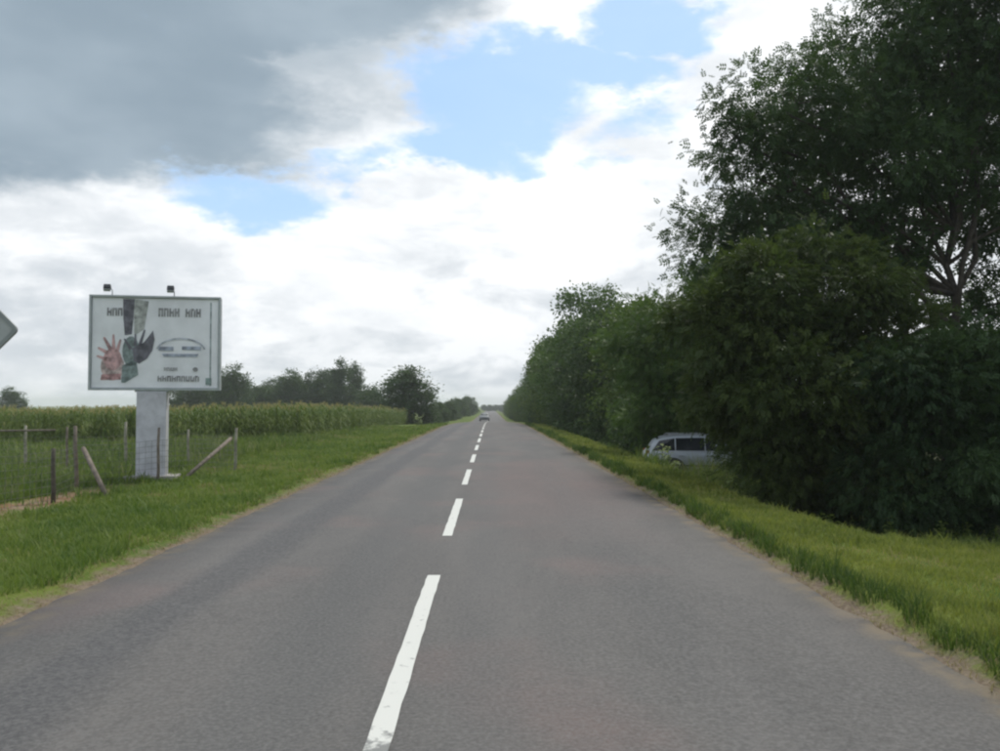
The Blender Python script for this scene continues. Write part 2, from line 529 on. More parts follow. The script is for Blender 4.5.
# centre line: each dash a strip laid on the asphalt
def dash(y0, y1, x0=-0.5, wd=0.112):
    yy = np.linspace(y0, y1, 20)
    s = []
    for sgn in (-1, 1):
        e = x0 + sgn * wd / 2 + rng.normal(0, .0025, 20)
        s.append(np.stack([e, yy, road_z(yy) - 0.03 * ((2 * (x0 - RL) / (RR - RL)) - 1) ** 2 + 0.005], -1))
    vs = np.concatenate(s); i = np.arange(19)
    f = np.stack([i, i + 20, i + 21, i + 1], -1)
    return link('lane_dash', np_mesh('lane_dash', vs, f), M['paint'], road)


for kk in range(-2, 40):
    if -20 < kk * 6.25:
        dash(3.78 + kk * 6.25 + rng.normal(0, .08) * (kk > 0), 7.68 + kk * 6.25 + rng.normal(0, .1) * (kk > 0))

# ------------------------------------------------------------------ foliage tools
def rot_frames(axis_dir, roll):
    """rotation matrices (n,3,3) that take +X to axis_dir, rolled"""
    a = axis_dir / np.linalg.norm(axis_dir, axis=1, keepdims=True)
    up = np.tile(np.array([0.0, 0, 1]), (len(a), 1))
    up[np.abs(a[:, 2]) > 0.95] = (1, 0, 0)
    s = np.cross(up, a); s /= np.linalg.norm(s, axis=1, keepdims=True)
    t = np.cross(a, s)
    c, d = np.cos(roll)[:, None], np.sin(roll)[:, None]
    return np.stack([a, s * c + t * d, -s * d + t * c], -1)


def scatter(tv, tf, pos, rotm, scale, tint):
    """join copies of a small template (tv, tf) into one vertex/face/tint set"""
    n, m_ = len(pos), len(tv)
    v = np.einsum('nij,mj->nmi', rotm, tv) * scale[:, None, None] + pos[:, None, :]
    f = (tf[None] + (np.arange(n) * m_)[:, None, None]).reshape(-1, tf.shape[1])
    return v.reshape(-1, 3), f, np.repeat(tint, m_)


def leaflet_template(pairs=3, L=0.26, ll=0.115, lw=0.052):
    vs, fs = [], []
    def one(o, d, l, wd):
        o = np.array(o); d = np.array(d) / np.linalg.norm(d); s = np.array([-d[1], d[0], 0])
        i = len(vs)
        vs.extend([o, o + d * l * .45 + s * wd / 2 + (0, 0, .008), o + d * l + (0, 0, -.012), o + d * l * .45 - s * wd / 2 + (0, 0, .008)])
        fs.append((i, i + 1, i + 2, i + 3))
    for k_ in range(pairs):
        x = L * (0.2 + 0.7 * k_ / pairs)
        for sg in (-1, 1):
            one((x, 0, -0.12 * (x / L) ** 2 * L), (0.55, sg, -0.1), ll, lw)
    one((L * .85, 0, -.03), (1, 0, -.2), ll, lw)
    return np.array(vs), np.array(fs)


def leaf_template():
    return np.array([(0, 0, 0), (.45, .32, .06), (1, 0, -.08), (.45, -.32, .06)], float), np.array([(0, 1, 2, 3)])


PINN = leaflet_template()
LEAF = leaf_template()


def clumps_of(lobes, per_m2, rg):
    C, D_, W = [], [], []
    for (cx, cy, cz, rx, ry_, rz) in lobes:
        area = 4 * math.pi * ((rx * ry_) ** 1.6 / 3 + (rx * rz) ** 1.6 / 3 + (ry_ * rz) ** 1.6 / 3) ** (1 / 1.6)
        nn = max(6, int(area * per_m2))
        d = rg.normal(size=(nn, 3)); d /= np.linalg.norm(d, axis=1, keepdims=True)
        r = rg.uniform(0.25, 1, nn) ** 0.45 * rg.uniform(0.84, 1.13, nn)
        C.append(np.array([cx, cy, cz]) + d * r[:, None] * np.array([rx, ry_, rz]))
        D_.append(d)
    return np.concatenate(C), np.concatenate(D_)


def crown_mesh(name, lobes, rg, n_units, per_m2=1.1, clump_r=0.42, tmpl=PINN, size=(0.6, 1.0), droop=0.35, zmin=0.02, keep=None):
    C, D_ = clumps_of(lobes, per_m2, rg)
    if keep is not None:
        kmask = keep(C); C, D_ = C[kmask], D_[kmask]
    ctint = rg.uniform(0, 1, len(C))
    crad = clump_r * rg.uniform(0.6, 1.35, len(C))
    idx = rg.integers(0, len(C), n_units)
    off = rg.normal(size=(n_units, 3)) * (crad[idx] * 0.62)[:, None] * np.array([1, 1, .75])
    pos = C[idx] + off
    pos[:, 2] = np.maximum(pos[:, 2], zmin + rg.uniform(0, .15, n_units))
    ad = D_[idx] * 0.6 + off / (np.linalg.norm(off, axis=1, keepdims=True) + 1e-6) * 0.8 + rg.normal(size=(n_units, 3)) * 0.5
    ad[:, 2] -= droop
    roll = rg.normal(0, 0.9, n_units)
    sc = rg.uniform(size[0], size[1], n_units)
    tint = np.clip(ctint[idx] * 0.65 + rg.uniform(0, .45, n_units) - .05, 0, 1)
    v, f, t = scatter(tmpl[0], tmpl[1], pos, rot_frames(ad, roll), sc, tint)
    return np_mesh(name, v, f, {'tint': t}), C


def wood_mesh(name, base, lobes, C, rg, r0=0.16, fork=None, twigs=60, sides=6):
    mb = MB()
    base = Vector(base)
    cen = Vector(np.mean(np.array(lobes)[:, :3], axis=0))
    top = Vector((base.x * .5 + cen.x * .5, base.y * .5 + cen.y * .5, cen.z)) if fork is None else Vector(fork)
    def path(a, b, r1, r2, seg=6, wv=.12):
        L = (b - a).length; pts = []; rr = []
        for i in range(seg + 1):
            t = i / seg
            j = Vector(rg.normal(0, wv * L / seg, 3)) if 0 < i < seg else Vector((0, 0, 0))
            pts.append(a.lerp(b, t) + j + Vector((0, 0, math.sin(t * math.pi) * L * .06)))
            rr.append(r1 + (r2 - r1) * t)
        rr[0] *= 1.0
        mb.tube(pts, rr, sides)
        return pts, rr
    tp, tr = path(base, top, r0, r0 * .55, 8, .1)
    limbs = []
    for lb in lobes:
        e = Vector(lb[:3])
        i = int(rg.integers(4, 8))
        lp, lr = path(tp[i], e, tr[i] * .75, 0.025, 7, .14)
        limbs += list(zip(lp[2:], lr[2:]))
    for i in rg.choice(len(C), min(twigs, len(C)), replace=False):
        e = Vector(C[i])
        p, r = min(limbs, key=lambda q_: (q_[0] - e).length)
        if (p - e).length < 3.0:
            path(p, e, min(r * .6, .03), 0.006, 4, .15)
    me = bpy.data.meshes.new(name)
    me.from_pydata(mb.v, [], mb.f); me.polygons.foreach_set('use_smooth', mb.sm); me.update()
    return me


def tree_at(name, base, lobes_w, rg, label, leaf, n_units, group=None, cat='tree', r0=.16, fork=None, twigs=60, **kw):
    """lobes in world coordinates; the empty stands at the tree's foot"""
    root = empty(name, base)
    bv = np.array(base)
    lb = [tuple(np.array(l[:3]) - bv) + tuple(l[3:]) for l in lobes_w]
    me, C = crown_mesh('crown', lb, rg, n_units, **kw)
    link('crown', me, leaf, root)
    fk = None if fork is None else Vector(fork) - Vector(base)
    link('trunk', wood_mesh('trunk', (0, 0, -.15), lb, C, rg, r0, fk, twigs), M['bark'], root)
    tag(root, label, cat, group)
    return root


def LB(px, py, D, r, dy=None, rz=None):
    """one lobe of a crown: sits on a sight line at distance D, radius in photo pixels -> metres"""
    p = P(px, py, D); rr = r / FPX * D
    return (*p, rr, rr * (dy or 0.9), rr * (rz or 0.85))


# ------------------------------------------------------------------ trees on the right: the near group
rg = np.random.default_rng(11)
D = 20.5
bx = (958 - VX) / FPX * D
tree_at('locust_tree', (bx, D, gz(bx, D)),
        [LB(795, 112, D - .5, 72), LB(745, 138, D - .3, 42), LB(880, 78, D, 86), LB(960, 30, D, 100), LB(1060, 70, D + .5, 120),
         LB(835, 195, D + .3, 72), LB(760, 225, D + .6, 48), LB(722, 250, D + 1, 42), LB(900, 150, D - .6, 80), LB(985, 140, D - .4, 72),
         LB(965, -55, D + .4, 95), LB(1020, -60, D, 120), LB(1080, 200, D + .2, 80), LB(725, 112, D, 30), LB(705, 230, D + .8, 34), LB(800, 262, D + .8, 52), LB(880, 245, D + .5, 58), LB(760, 175, D, 46)],
        rg, 'tallest feathery dark green tree, its crown cut by the top right of the picture', M['leaf_locust'], 30000,
        r0=.12, fork=P(962, 190, D), twigs=110, per_m2=1.25, clump_r=.42)

D = 25.0
bx = (905 - VX) / FPX * D
tree_at('locust_tree', (bx, D, gz(bx, D)),
        [LB(850, 110, D, 80), LB(930, 90, D, 80), LB(1000, 180, D, 70), LB(830, 215, D, 70), LB(910, 230, D, 52), LB(780, 250, D, 52), LB(1040, 90, D, 90), LB(860, 310, D, 60), LB(1020, 300, D, 70), LB(940, 350, D, 60)],
        rg, 'slightly smaller dark tree close behind the tallest one', M['leaf_locust'], 11000, r0=.15, twigs=60, per_m2=1.0, clump_r=.5, size=(1.0, 1.5))

D = 16.2
bx = (800 - VX) / FPX * D
tree_at('shrub_tree', (bx, D, gz(bx, D)),
        [LB(835, 285, D, 62), LB(775, 305, D - .2, 66), LB(722, 330, D, 52), LB(800, 385, D - .4, 85), LB(735, 400, D + .3, 52),
         LB(870, 360, D, 76), LB(790, 468, D - .1, 56), LB(860, 470, D - .2, 62), LB(765, 435, D, 48), LB(830, 500, D, 36)],
        rg, 'olive green feathery shrub tree right of the parked silver car', M['leaf_shrub'], 28000, r0=.09, twigs=90, per_m2=1.5, clump_r=.36, droop=.55, size=(.4, .8))

D = 15.2
bx = (945 - VX) / FPX * D
tree_at('shrub_tree', (bx, D, gz(bx, D)),
        [LB(930, 385, D, 76), LB(1000, 370, D, 72), LB(950, 460, D - .3, 68), LB(1020, 455, D - .2, 72), LB(890, 480, D - .2, 45), LB(1075, 400, D, 80), LB(1000, 505, D - .2, 42), LB(925, 505, D - .2, 42)],
        rg, 'dark drooping shrub tree below the tallest tree, at the right picture edge', M['leaf_locust'], 27000, r0=.08, twigs=90, per_m2=1.5, clump_r=.36, droop=.6, size=(.4, .8))

D = 27.5
bx = (715 - VX) / FPX * D
tree_at('roadside_tree', (bx, D + 1.9, gz(bx, D + 1.9)),
        [LB(700, 300, D + 1.5, 46), LB(668, 325, D + 1.2, 36), LB(715, 350, D + 1, 58), LB(672, 375, D + 1, 44), LB(640, 350, D + 2, 34), LB(740, 300, D + 2, 40),
         LB(690, 408, D + 2.2, 36), LB(740, 400, D + 1, 50), LB(655, 410, D + 2.6, 32), LB(760, 440, D + 1.2, 36)],
        rg, 'dense tree rising directly behind and above the parked silver car', M['leaf_row'], 14000, r0=.12, twigs=60, per_m2=1.1, clump_r=.5)

# ------------------------------------------------------------------ right-hand row, shared crowns
def proto(seed, h, wd, leaf, n_units, size, low=0.12, spiky=0.0, per=0.9, cr=.55, nl=9):
    """crown + trunk meshes for a tree about h tall and wd wide, foot at the origin"""
    r_ = np.random.default_rng(seed)
    lobes = []
    for i in range(nl):
        t = i / (nl - 1)
        zc = h * (low + .13 + (0.74 - low) * t)
        prof = math.sin(math.pi * min(1, .22 + .72 * t)) ** (.6 + spiky)
        a = i * 2.4 + r_.uniform(-.4, .4); rad = wd * .27 * prof
        rr = wd * .27 * (.55 + .5 * prof) * r_.uniform(.8, 1.15)
        lobes.append((math.cos(a) * rad, math.sin(a) * rad, zc, rr, rr, rr * (.85 + spiky)))
    me, C = crown_mesh('crown', lobes, r_, n_units, per_m2=per, clump_r=cr, tmpl=LEAF, size=size, droop=.25, zmin=.1)
    me.materials.append(leaf)
    wm = wood_mesh('trunk', (0, 0, -.15), lobes, C, r_, .035 * wd, None, 25, 5)
    wm.materials.append(M['bark'])
    return me, wm


def place(pr, name, x, y, s, rz, label, group, cat='tree', zs=1.0):
    o = empty(name, (x, y, gz(x, y)), rz)
    o.scale = (s, s, s * zs)
    for nm, me in zip(('crown', 'trunk'), pr):
        c_ = bpy.data.objects.new(nm, me); col.objects.link(c_); c_.parent = o
    return tag(o, label, cat, group)


row = [proto(100 + i, 10.0, 7.2, M[('leaf_row', 'leaf_row_dark', 'leaf_row_light', 'leaf_row')[i]], 19000, (.15, .28), low=.0, cr=.5, nl=13, per=.75) for i in range(4)]
bush = [proto(140 + i, 3.0, 3.4, M['leaf_row_dark'], 8000, (.10, .18), low=-.02, cr=.35, nl=7) for i in range(2)]
far = [proto(180 + i, 8.0, 6.2, M['leaf_far'], 13000, (.19, .34), low=.02, cr=.6, per=.75) for i in range(3)]
pop = [proto(190 + i, 9.0, 4.0, M['leaf_far'], 10000, (.18, .32), low=.05, spiky=.5, cr=.5, per=.7) for i in range(2)]

rr = random.Random(5)
GROW = 'trees in the roadside row on the right'
y = 33.5
ORD = ['first', 'second', 'third', 'fourth', 'fifth', 'sixth', 'seventh', 'eighth', 'ninth', 'tenth', 'eleventh', 'twelfth', 'thirteenth', 'fourteenth', 'fifteenth']
names = [o_ + ' tree beyond the parked silver car in the right-hand roadside row' for o_ in ORD]
i = 0
while y < 290:
    lab = names[i] if i < len(names) else 'bushy green tree in the farthest stretch of the right-hand row'
    s = (rr.uniform(.66, .84) if i % 3 == 1 else rr.uniform(.92, 1.12)) * (.74 + .34 * float(sstep(36, 62, y)))
    place(row[(i * 3 + i // 4) % 4], 'roadside_tree', 8.6 - 1.0 * float(sstep(42, 60, y)) - 1.6 * float(sstep(120, 200, y)) + rr.uniform(-.5, .9), y, s * (1 - .38 * float(sstep(130, 200, y))), rr.uniform(0, 6.28), lab, GROW, zs=rr.uniform(.85, 1.1))
    y += rr.uniform(4.2, 6.2) * (1 + y / 250)
    i += 1
GB = 'low bushes at the foot of the right-hand tree row'
blab = ['low dark bush just left of the parked silver car'] + [o_ + ' low bush from the parked silver car along the right-hand row' for o_ in ORD[1:]]
for i, (x, y, s) in enumerate([(6.3, 34, .95), (6.1, 38.5, .8), (6.2, 46, .75), (6.4, 54, .8), (6.2, 63, .7), (6.3, 74, .85), (6.1, 88, .8), (6.0, 104, .9), (6, 125, .9)]):
    place(bush[i % 2], 'bush', x, y, s, i * 1.3, blab[i], GB, 'bush')
for i, (px_, D, s, lab) in enumerate([(752, 23.2, .42, 'small dark leafy bush in front of the parked silver car'), (700, 31, 1.0, 'dark bush filling the gap behind the parked silver car'),
                                      (815, 21, .62, 'low bush beneath the olive shrub tree'), (880, 20, .7, 'dark bush in the shade under the tall tree'), (1010, 19.5, .8, 'bush behind the drooping shrub at the right picture edge'),
                                      (770, 27, 1.05, 'big dark bush behind the front end of the parked silver car')]):
    x = (px_ - VX) / FPX * D
    place(bush[i % 2], 'bush', x, D, s, i * 2.1, lab, 'bushes around the parked car', 'bush')

# ------------------------------------------------------------------ trees beyond the corn on the left
GL = 'far trees behind the corn field'
def tl(px_, D, top, pr, h, lab, name='field_tree', wide=1.0):
    x = (px_ - VX) / FPX * D
    z0 = gz(x, D); z1 = CAMH + (VY - top) / FPX * D
    s = (z1 - z0) / h
    o = place(pr, name, x, D, s, px_ * .7, lab, GL)
    o.scale.x = o.scale.y = s * wide
tl(404, 112, 371, far[0], 7.4, 'broad round tree by the road where the corn ends', wide=1.45)
tl(340, 165, 361, pop[0], 8.6, 'tall pointed tree left of the broad round one', wide=1.0)
tl(354, 172, 364, pop[1], 8.6, 'second pointed tree, close against the tall one', wide=.9)
tl(322, 170, 372, far[1], 7.4, 'lower tree at the left foot of the pointed pair', wide=.85)
tl(288, 168, 374, far[2], 7.4, 'round tree midway between billboard and pointed trees')
tl(300, 176, 380, far[0], 7.4, 'low tree just right of the midway round tree')
tl(262, 172, 388, far[1], 7.4, 'small low tree in the gap right of the billboard', wide=1.1)
tl(232, 160, 369, far[2], 7.4, 'taller tree peeping out beside the right edge of the billboard', wide=.9)
tl(205, 165, 384, far[0], 7.4, 'tree seen under the right end of the billboard', wide=1.1)
tl(182, 165, 390, far[1], 7.4, 'tree seen just right of the billboard column', wide=1.2)
tl(218, 175, 388, far[1], 7.4, 'low tree between the billboard edge and the taller tree beside it', wide=1.3)
tl(248, 180, 384, far[0], 7.4, 'low tree right beside the taller tree at the billboard edge', wide=1.2)
tl(275, 178, 383, far[2], 7.4, 'low tree touching the left side of the midway round tree', wide=1.2)
tl(312, 182, 384, far[1], 7.4, 'low tree filling the gap before the pointed pair', wide=1.2)
tl(372, 160, 388, far[2], 7.4, 'low tree in the gap before the broad round tree', wide=1.2)
tl(15, 190, 390, far[2], 7.4, 'lone small tree at the left picture edge behind the corn', wide=1.1)
tl(452, 260, 399, pop[0], 8.6, 'thin far tree left of the road near the vanishing point', wide=.7)
tl(464, 300, 401, far[1], 7.4, 'small round far tree left of where the road vanishes')
tl(442, 230, 405, far[2], 7.4, 'low far tree right of the broad round tree')
for i, (x, y, s) in enumerate([(-9.5, 138, 1.0), (-9, 150, 1.15), (-9.4, 163, 1.0), (-8.8, 178, 1.25), (-8.6, 196, 1.3), (-8.2, 215, 1.5), (-8, 238, 1.6), (-7.6, 262, 1.8), (-7.2, 290, 1.9)]):
    place(bush[i % 2], 'bush', x, y, s, i * 1.7, ORD[i] + ' low bush along the far left road edge past the broad round tree', 'bushes along the far left road edge', 'bush')
for px_ in (468, 476, 484, 490, 496, 502):
    tl(px_, 520 + (px_ % 5) * 12, 404 + px_ % 3, far[px_ % 3], 7.4, 'tiny tree in the hazy line closing the end of the road', wide=1.5)

# ------------------------------------------------------------------ corn field
def strip(pts, wid, up=(0, 0, 1)):
    """tapered leaf strip along pts"""
    vs, fs = [], []
    pts = [np.array(p, float) for p in pts]
    for i, p in enumerate(pts):
        t = pts[min(i + 1, len(pts) - 1)] - pts[max(i - 1, 0)]
        s = np.cross(t, up); s = s / (np.linalg.norm(s) + 1e-9)
        vs += [p - s * wid[i] / 2, p + s * wid[i] / 2]
    for i in range(len(pts) - 1):
        fs.append((2 * i, 2 * i + 1, 2 * i + 3, 2 * i + 2))
    return vs, fs


def join_t(parts):
    V_, F_, T_ = [], [], []
    for vs, fs, t in parts:
        o = len(V_); V_ += list(vs); F_ += [tuple(a + o for a in f) for f in fs]; T_ += [t] * len(vs)
    return np.array(V_), np.array(F_), np.array(T_)


def corn_t(r_, z0=0.0, nl=9):
    parts = []
    for a in (0, 1.57):
        s = np.array([math.cos(a), math.sin(a), 0]) * .014
        parts.append(([-s + (0, 0, z0), s + (0, 0, z0), s * .5 + (0, 0, 1.75), -s * .5 + (0, 0, 1.75)], [(0, 1, 2, 3)], .6))
    for i in range(nl):
        h = max(z0, .15) + (1.55 - max(z0, .15)) * i / (nl - 1)
        a = i * 2.9 + r_.uniform(-.5, .5); L = r_.uniform(.45, .7); d = np.array([math.cos(a), math.sin(a), 0])
        p = [(0, 0, h), d * L * .4 + (0, 0, h + .22), d * L * .8 + (0, 0, h + .16), d * L + (0, 0, h - .12)]
        vs, fs = strip([np.array(q_) for q_ in p], (.05, .085, .06, .01))
        parts.append((vs, fs, r_.uniform(.05, .8)))
    for i in range(5):
        a = i * 1.26; d = np.array([math.cos(a), math.sin(a), 0])
        vs, fs = strip([np.array((0, 0, 1.72)), d * .05 + (0, 0, 1.86), d * .12 + (0, 0, 1.93)], (.018, .022, .01))
        parts.append((vs, fs, .99))
    return join_t(parts)


rc = np.random.default_rng(31)
CX0, CY0 = -10.3, 46.0
pts = []
def block(x0, x1, y0, y1, dens):
    nn = int((x1 - x0) * (y1 - y0) * dens)
    xx = rc.uniform(x0, x1, nn); yy = rc.uniform(y0, y1, nn)
    xx = np.round(xx / .7) * .7 + rc.normal(0, .07, nn)
    return np.stack([xx, yy], -1)
full_pts = np.concatenate([block(-46, CX0, CY0, CY0 + 5, 5.5), block(CX0 - 5, CX0, CY0 + 5, 118, 4.2)])
top_pts = np.concatenate([block(-75, CX0 - 5, CY0 + 5, CY0 + 22, 2.6), block(-120, CX0 - 5, CY0 + 22, 150, .5), block(-60, -46, CY0, CY0 + 5, 3)])
VV, FF, TT = [], [], []
o = 0
for pp, z0, nl, sd_ in [(full_pts[q_::4], 0.0, 9, 3 + q_) for q_ in range(4)] + [(top_pts[q_::3], 1.0, 5, 13 + q_) for q_ in range(3)]:
    tv, tf, tt = corn_t(np.random.default_rng(sd_), z0, nl)
    zz = ground_z(pp[:, 0], pp[:, 1])
    pos = np.concatenate([pp, zz[:, None]], 1)
    nn = len(pp)
    ang = rc.uniform(0, 6.28, nn); c_, s_ = np.cos(ang), np.sin(ang); z_ = np.zeros(nn); one_ = np.ones(nn)
    lx, ly = rc.normal(0, .05, nn), rc.normal(0, .05, nn)
    rm = np.stack([np.stack([c_, -s_, lx], -1), np.stack([s_, c_, ly], -1), np.stack([z_, z_, one_], -1)], 1)
    v, f, _ = scatter(tv, tf, pos, rm, np.clip(rc.normal(.93, .075, nn) + .05 * wob(pp[:, 0], pp[:, 1], .35), .7, 1.08), np.zeros(nn))
    t = (tt[None] + np.where(tt[None] < .9, rc.uniform(-.15, .15, (nn, 1)), 0)).ravel()
    VV.append(v); FF.append(f + o); TT.append(t); o += len(v)
corn = link('corn_field', np_mesh('corn_field', np.concatenate(VV), np.concatenate(FF), {'tint': np.clip(np.concatenate(TT), 0, 1)}), M['corn'])
tag(corn, 'tall green corn field with pale tassels beyond the wire fence', 'corn field', kind='stuff')

# ------------------------------------------------------------------ grass and weeds
BLADE = (np.array([(0, -.5, 0), (0, .5, 0), (.28, .28, .62), (.28, -.28, .62), (.75, 0, 1.0)], float), None)


def blades(x, y, hgt, wid, lean, tint, rg_):
    """bent grass blades: 4-corner lower part + tip, all quads"""
    n_ = len(x)
    z = ground_z(x, y) - .01
    a = rg_.uniform(0, 6.28, n_)
    d = np.stack([np.cos(a), np.sin(a), np.zeros(n_)], -1); s = np.stack([-np.sin(a), np.cos(a), np.zeros(n_)], -1)
    b0 = np.stack([x, y, z], -1); up = np.array([0, 0, 1.0])
    l = (hgt * lean)[:, None]; h = hgt[:, None]; w_ = wid[:, None]
    mid = b0 + d * l * .35 + up * h * .6
    tip = b0 + d * l + up * h
    v = np.stack([b0 - s * w_ * .5, b0 + s * w_ * .5, mid + s * w_ * .38, tip, mid - s * w_ * .38], 1).reshape(-1, 3)
    i = np.arange(n_)[:, None] * 5
    f3 = np.concatenate([i + np.array([[0, 1, 2]]), i + np.array([[0, 2, 4]]), i + np.array([[4, 2, 3]])])
    return v, f3, np.repeat(tint, 5)


def strew(n_, x0, x1, d0, d1, rg_, p=1.0):
    """positions with density falling with distance"""
    u = rg_.uniform(0, 1, n_)
    dd = d0 * (d1 / d0) ** u
    return rg_.uniform(x0, x1, n_), dd


def grass_obj(name, x, y, h, wd, lean, tint, mat, label, rg_, keep):
    kq = keep(x, y); x, y, h, wd, lean, tint = [a[kq] for a in (x, y, h, wd, lean, tint)]
    v, f, t = blades(x, y, h, wd, lean, np.clip(tint, 0, 1), rg_)
    return tag(link(name, np_mesh(name, v, f, {'tint': t}), mat), label, 'grass', kind='stuff')


rb = np.random.default_rng(51)
# left verge: short mown grass
n_ = 160000
x, y = strew(n_, RL - 7.5, RL - .12, 5.0, 75, rb)
pat = wob(x, y, .55)
e = RL - x
h = rb.uniform(.035, .085, n_) * (1.2 - .55 * patch(x, y)) * np.where(wob(x + 3, y, 5.5) > .55, 1.9, 1.0) * (1 + .6 * sstep(4.0, 5.5, e))
pt = patch(x, y)
tint = .50 + .55 * pt + rb.normal(0, .17, n_)
tint = np.where((pt > .62) & (rb.uniform(0, 1, n_) < .35), .95, tint)
edge_w = (wob(x, y, 3.1) * .12 + wob(x * 0, y, .8) * .12 + .24)
grass_obj('verge_grass', x, y, h, np.maximum(.0085, .0013 * y), rb.uniform(.3, 1.0, n_), tint, M['grass'],
          'short mown green grass on the verge left of the road', rb, lambda x, y: (RL - x > edge_w) & (rb.uniform(0, 1, n_) < .95 - .88 * ((np.abs(x + 8.45 + .25 * wob(x, y, 2.5)) < .5) & (y < 20)) - .7 * (((x + 7.2) ** 2 + (y - 23.6) ** 2) < .3)))
# right verge: a dark tufted lip along the asphalt, then paler grass
n_ = 170000
x, y = strew(n_, RR + .05, RR + 5.6, 4.2, 70, rb)
e = x - RR
lip = (1 - sstep(.26, .46, e + .1 * wob(x, y, 2.2)))
h = rb.uniform(.035, .08, n_) * (1 + .8 * lip) * (1 + .8 * sstep(2.0, 3.6, e)) * (1.05 - .5 * patch(x + 50, y)) * np.where(wob(x + 8, y, 5.0) > .55, 1.8, 1.0)
pt = patch(x + 50, y)
tint = .58 + .36 * pt + rb.normal(0, .15, n_) - .55 * lip - .25 * sstep(2.6, 4.2, e)
tint = np.where((pt > .55) & (lip < .3) & (rb.uniform(0, 1, n_) < .4), .95, np.minimum(tint, .84 + .1 * (rb.uniform(0, 1, n_) < .3)))
edge_r = .14 + .08 * wob(x, y, 3.4) + .09 * wob(x * 0, y, .9)
grass_obj('verge_grass', x, y, np.maximum(h, .03), np.maximum(.0085, .0013 * y), rb.uniform(.3, 1.0, n_), tint, M['grass_right'],
          'yellowish grass with a dark tufted edge on the verge right of the road', rb, lambda x, y: (x - RR > edge_r))
# dry straws along both road edges
n_ = 5000
side = rb.uniform(0, 1, n_) < .5
_, y = strew(n_, 0, 1, 4.2, 60, rb)
x = np.where(side, RL - rb.uniform(.02, .34, n_), RR + rb.uniform(0, .24, n_))
grass_obj('dry_straw', x, y, rb.uniform(.02, .07, n_), np.maximum(.006, .001 * y), rb.uniform(.6, 2.2, n_), np.full(n_, .97), M['grass'],
          'thin dry straw and dead grass along the asphalt edges', rb, lambda x, y: x < 99)
# rough weeds in the fenced plot and up to the corn
n_ = 60000
x, y = strew(n_, -34, -8.3, 14, 47, rb)
pat = wob(x, y, .5)
h = rb.uniform(.10, .42, n_) * (1 + .9 * patch(x, y))
grass_obj('plot_weeds', x, y, np.maximum(h, .06), np.maximum(.015, .0013 * y), rb.uniform(.2, .9, n_), .46 + .45 * patch(x + 9, y) + rb.normal(0, .24, n_), M['weed'],
          'rough weeds and tall grass inside the wire fence before the corn', rb, lambda x, y: x < -8.3 - .55 * (y < 20) + .3 * wob(x, y, 2))
# tall weeds right, before the car and along the shrubs
n_ = 26000
x = rb.uniform(4.0, 10.5, n_); y = rb.uniform(15.0, 33, n_)
hh = .17 + .10 * wob(x, y, 1.1) + (.25 + .5 * sstep(4.9, 5.7, x)) * sstep(20, 22, y) * (1 - sstep(25.0, 25.6, y)) * (1 - sstep(7.5, 8.5, x))
grass_obj('tall_weeds', x, y, np.maximum(rb.uniform(.5, 1.25, n_) * hh, .06), np.full(n_, .024), rb.uniform(.2, .8, n_), .60 + .25 * wob(x, y, .9) + rb.normal(0, .2, n_), M['weed'],
          'tall grass and weeds in front of the shrubs and the parked car', rb, lambda x, y: (rb.uniform(0, 1, n_) < sstep(3.9, 4.7, x)) & ((y > 18.5) | (rb.uniform(0, 1, n_) < .12)) & ~((x > 4.9) & (x < 9.5) & (y > 25.6) & (y < 28.4)))

# broad-leaved weed plants, one thing each
def weed_t(r_, n_leaf=16, h=.6):
    parts = []
    for i in range(n_leaf):
        zz = h * (.1 + .85 * i / n_leaf); a = i * 2.4; L = r_.uniform(.14, .26) * (1.15 - .6 * i / n_leaf) * h / .6
        d = np.array([math.cos(a), math.sin(a), 0])
        vs, fs = strip([np.array((0, 0, zz)), d * L * .5 + (0, 0, zz + L * .3), d * L + (0, 0, zz + L * .05)], (.02, .085 * h / .6, .01))
        parts.append((vs, fs, r_.uniform(.15, .8)))
    for a in (0, 1.57):
        s = np.array([math.cos(a), math.sin(a), 0]) * .008
        parts.append(([-s, s, s * .5 + (0, 0, h), -s * .5 + (0, 0, h)], [(0, 1, 2, 3)], .5))
    return join_t(parts)


wm_ = []
for i in range(3):
    tv, tf, tt = weed_t(np.random.default_rng(70 + i), 18, (.55, .7, .45)[i])
    me = np_mesh('weed_plant', tv, tf, {'tint': tt}); me.materials.append(M['weed']); wm_.append(me)
rw = random.Random(8)
for i in range(34):
    D = rw.uniform(20.5, 25.4); px_ = rw.uniform(660, 775) if i < 24 else rw.uniform(775, 1000)
    if i >= 24: D = rw.uniform(13.6, 15.0)
    x = (px_ - VX) / FPX * D
    o = link('weed_plant', wm_[i % 3]); o.location = (x, D, gz(x, D) - .01); o.rotation_euler = (rw.uniform(-.15, .15), rw.uniform(-.15, .15), rw.uniform(0, 6)); s = rw.uniform(.75, 1.3); o.scale = (s, s, s)
    tag(o, 'leafy weed in the grass before the parked car' if i < 24 else 'leafy weed at the foot of the near shrubs', 'weed', 'weeds before the parked car' if i < 24 else 'weeds at the shrub foot')
for i in range(5):
    D = rw.uniform(17.5, 20); px_ = rw.uniform(748, 785); x = (px_ - VX) / FPX * D
    mb = MB(); dx = rw.uniform(.1, .45)
    mb.tube([(0, 0, 0), (dx * .4, 0, .35), (dx, .05, .75 + rw.uniform(-.15, .2))], [.012, .01, .004], 5)
    o = mb.build('dry_stalk', M['wood_pale']); o.location = (x, D, gz(x, D) - .02)
    tag(o, 'pale dry stalk leaning out of the weeds right of the parked car', 'stalk', 'pale dry stalks right of the parked car')

